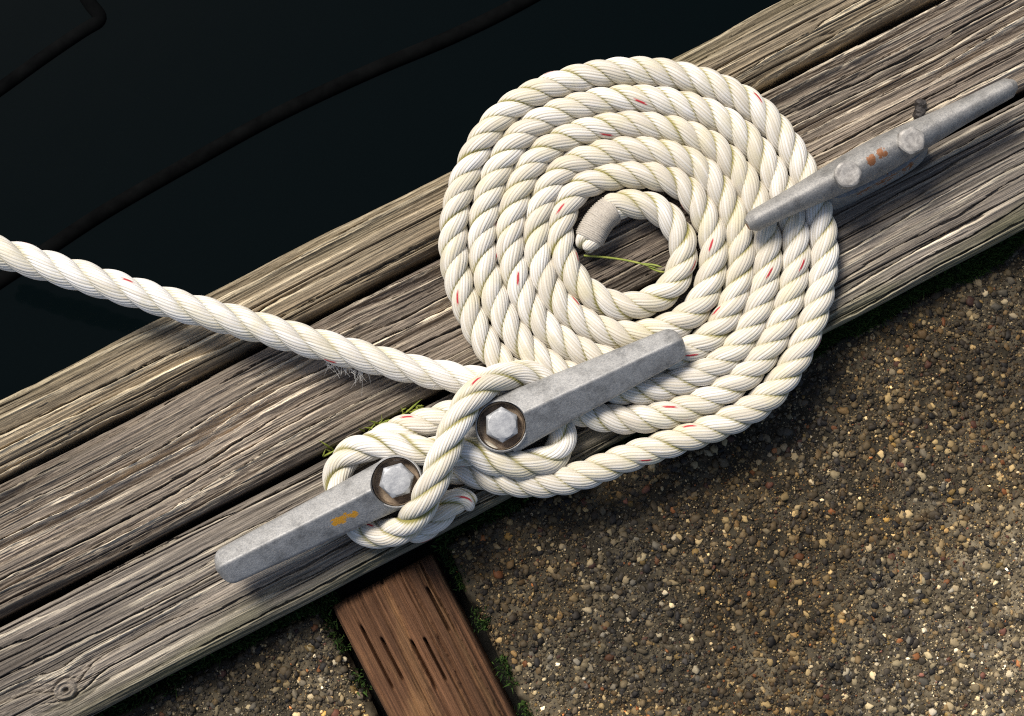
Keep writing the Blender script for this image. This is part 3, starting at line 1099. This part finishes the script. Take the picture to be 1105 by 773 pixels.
l2A, l2B, c2A, c2B = loc2(qA), loc2(qB), loc2(b2A), loc2(b2B)
M_cleat2 = metal_material("rusty_galvanised_cleat", [(at(940, 172, 0.052), 0.009), (at(951, 166, 0.052), 0.009), (at(807, 244, 0.036), 0.007), (at(1094, 92, 0.036), 0.008),
                                                     (at(985, 186, 0.02), 0.020), (at(960, 202, 0.02), 0.022), (at(935, 212, 0.02), 0.016)], (0.22, 0.09, 0.035), (0.265, 0.26, 0.25))
parts = []
sec = []
n = 44
x0, x1 = l2A[0], l2B[0]
for i in range(n + 1):
    t = i / n
    x = x0 + (x1 - x0) * t
    y = l2A[1] + (l2B[1] - l2A[1]) * t
    mt = math.exp(-(((x - 0.0) / (0.062)) ** 2))
    w_ = 0.0085 + 0.0052 * mt + 0.0014 * (1 - abs(2 * t - 1))
    hz = 0.0080 + 0.0075 * mt + 0.0015 * (1 - abs(2 * t - 1))
    cz = 0.037 - 0.006 * mt
    k = max(0.0, 1 - min(t, 1 - t) / 0.035)
    q = 0.55 + 0.45 * math.sqrt(max(0, 1 - k * k))
    a = np.linspace(0, 2 * np.pi, 40, endpoint=False)
    ca, sa = np.cos(a), np.sin(a)
    pw = 0.86
    up = sa > 0
    yy = y + q * w_ * np.sign(ca) * np.where(up, np.abs(ca) ** 1.12, np.abs(ca) ** pw)
    zz = cz + q * hz * np.sign(sa) * np.where(up, 1.25 * np.abs(sa) ** 1.30, np.abs(sa))
    sec.append(np.stack([np.full(40, x), yy, zz], -1))
add(parts, *loft(sec))
# foot under the middle
sec = []
for (z, ex, ey) in ((0.0, 0.055, 0.0175), (0.006, 0.054, 0.0170), (0.014, 0.047, 0.0145), (0.026, 0.044, 0.0135)):
    a = np.linspace(0, 2 * np.pi, 40, endpoint=False)
    ca, sa = np.cos(a), np.sin(a)
    sec.append(np.stack([ex * np.sign(ca) * np.abs(ca) ** 0.55, ey * np.sign(sa) * np.abs(sa) ** 0.7 - 0.001, np.full(40, z)], -1))
add(parts, *loft(sec))
finish("body", parts, M_cleat2, cl2)
for bb, rot, wn_ in ((c2A, 0.2, 0.75), (c2B, 0.5, 0.45)):
    hexbolt("bolt", 0.0205, 0.0095, cl2, bb[0], bb[1], 0.0450, rot, M_wornbolt, wn_)

# ------------------------------------------------------------------ small things
# blackened staple standing in the wood beside the far cleat
p0 = at(992, 119, 0.0)
dirn = np.array([0.12, 1.0, 0.0]) / math.hypot(0.12, 1.0)
sid = np.array([dirn[1], -dirn[0], 0.0])
rows = []
a = np.linspace(0, 2 * np.pi, 28, endpoint=False)
for tt_ in np.linspace(-1, 1, 26):
    env = (1 - abs(tt_) ** 6) ** 0.5 * (1 - 0.22 * math.exp(-((tt_ - 0.15) / 0.16) ** 2))
    wr_ = 0.0043 * (1 + 0.45 * (vnoise(tt_ * 6, a * 1.6, 3) - 0.5))
    ca, sa = np.cos(a), np.sin(a)
    rows.append(p0 + dirn * tt_ * 0.0088 + (env * wr_ * np.sign(ca) * np.abs(ca) ** 0.7)[:, None] * sid
                + (0.001 + env * 1.25 * wr_ * np.sign(sa) * np.abs(sa) ** 0.7)[:, None] * np.array([0, 0, 1.0]))
o = mesh_np("staple", np.concatenate(rows), grid_faces(26, 28, True)[:, ::-1], M_blackmetal)
tag(o, "stubby blackened iron staple driven into the middle plank above the slim cleat", "staple")


def blade(path, w0, name=None):
    q, ss = smooth_path(path, 0.0015)
    T, N, B = frames(q)
    t = ss / ss[-1]
    w_ = w0 * np.clip(np.minimum(1, (1 - t) * 3), 0.06, 1)
    prof = [(-1, 0.0), (0, -0.35), (1, 0.0), (0, 0.05)]
    pts = np.stack([q + (b_ * w_)[:, None] * B + (n_ * w_)[:, None] * N for (b_, n_) in prof], 1)
    return pts.reshape(-1, 3), grid_faces(len(q), 4, True)


def blades(name, paths, w0, label):
    Vs, Fs, off = [], [], 0
    for p in paths:
        V, F = blade(p, w0)
        Vs.append(V)
        Fs.append(F + off)
        off += len(V)
    return tag(mesh_np(name, np.concatenate(Vs), np.concatenate(Fs), M_grass), label, "grass")


blades("grass_sprig", [pxpath([(630, 276, 9), (655, 278, 8), (685, 283, 8), (716, 292, 10)]), pxpath([(694, 285, 8), (706, 286, 10), (716, 289, 12)]),
                       pxpath([(700, 288, 8), (710, 293, 8), (720, 294, 9)])], 0.0009,
       "thin green grass blade lying across the open eye of the coil")
r = np.random.default_rng(12)
ps = []
for (cx, cy, k) in ((405, 462, 16), (428, 450, 12), (360, 488, 8), (445, 441, 6)):
    for i in range(k):
        x, y = cx + r.normal(0, 9), cy + r.normal(0, 2.5)
        y = y - (x - cx) * 0.5
        dx, dy = r.normal(4, 9), r.normal(-3, 5)
        ps.append(pxpath([(x, y, -14), (x + dx * 0.3, y + dy * 0.3, 0), (x + dx, y + dy, r.uniform(3, 11))]))
ps.append(pxpath([(428, 452, -8), (440, 444, 3), (449, 436, 12), (455, 431, 18)]))
blades("grass_tuft", ps, 0.0009, "small tuft of green grass sprouting from the gap between planks beside the hitch")

# dark reflections in the water, each modelled as a black tube
def reflection(name, pts, rad, label):
    q, ss = smooth_path(pts, 0.003)
    T, N, B = frames(q)
    a = np.linspace(0, 2 * np.pi, 16, endpoint=False)[None, :]
    P_ = q[:, None, :] + rad * (np.cos(a)[..., None] * N[:, None, :] + np.sin(a)[..., None] * B[:, None, :])
    o = mesh_np(name, P_.reshape(-1, 3), grid_faces(len(q), 16, True)[:, ::-1], M_reflection)
    tag(o, label, "reflection")


zc = WATER_Z - 0.004
reflection("reflection", [at(x, y, zc) for (x, y) in ((-260, 470), (-100, 370), (30, 285), (110, 232), (200, 180), (300, 125), (400, 78), (490, 40), (570, 0), (700, -80), (860, -190))], 0.0090,
      "long thin dark reflection in the water, modelled as a tube, roughly along the dock edge")
reflection("reflection", [at(x, y, zc) for (x, y) in ((40, -120), (78, -30), (100, 8), (111, 22), (96, 31), (50, 62), (0, 98), (-90, 160))], 0.0085,
      "short dark reflection with a sharp bend, modelled as a tube in the water at the upper left corner")
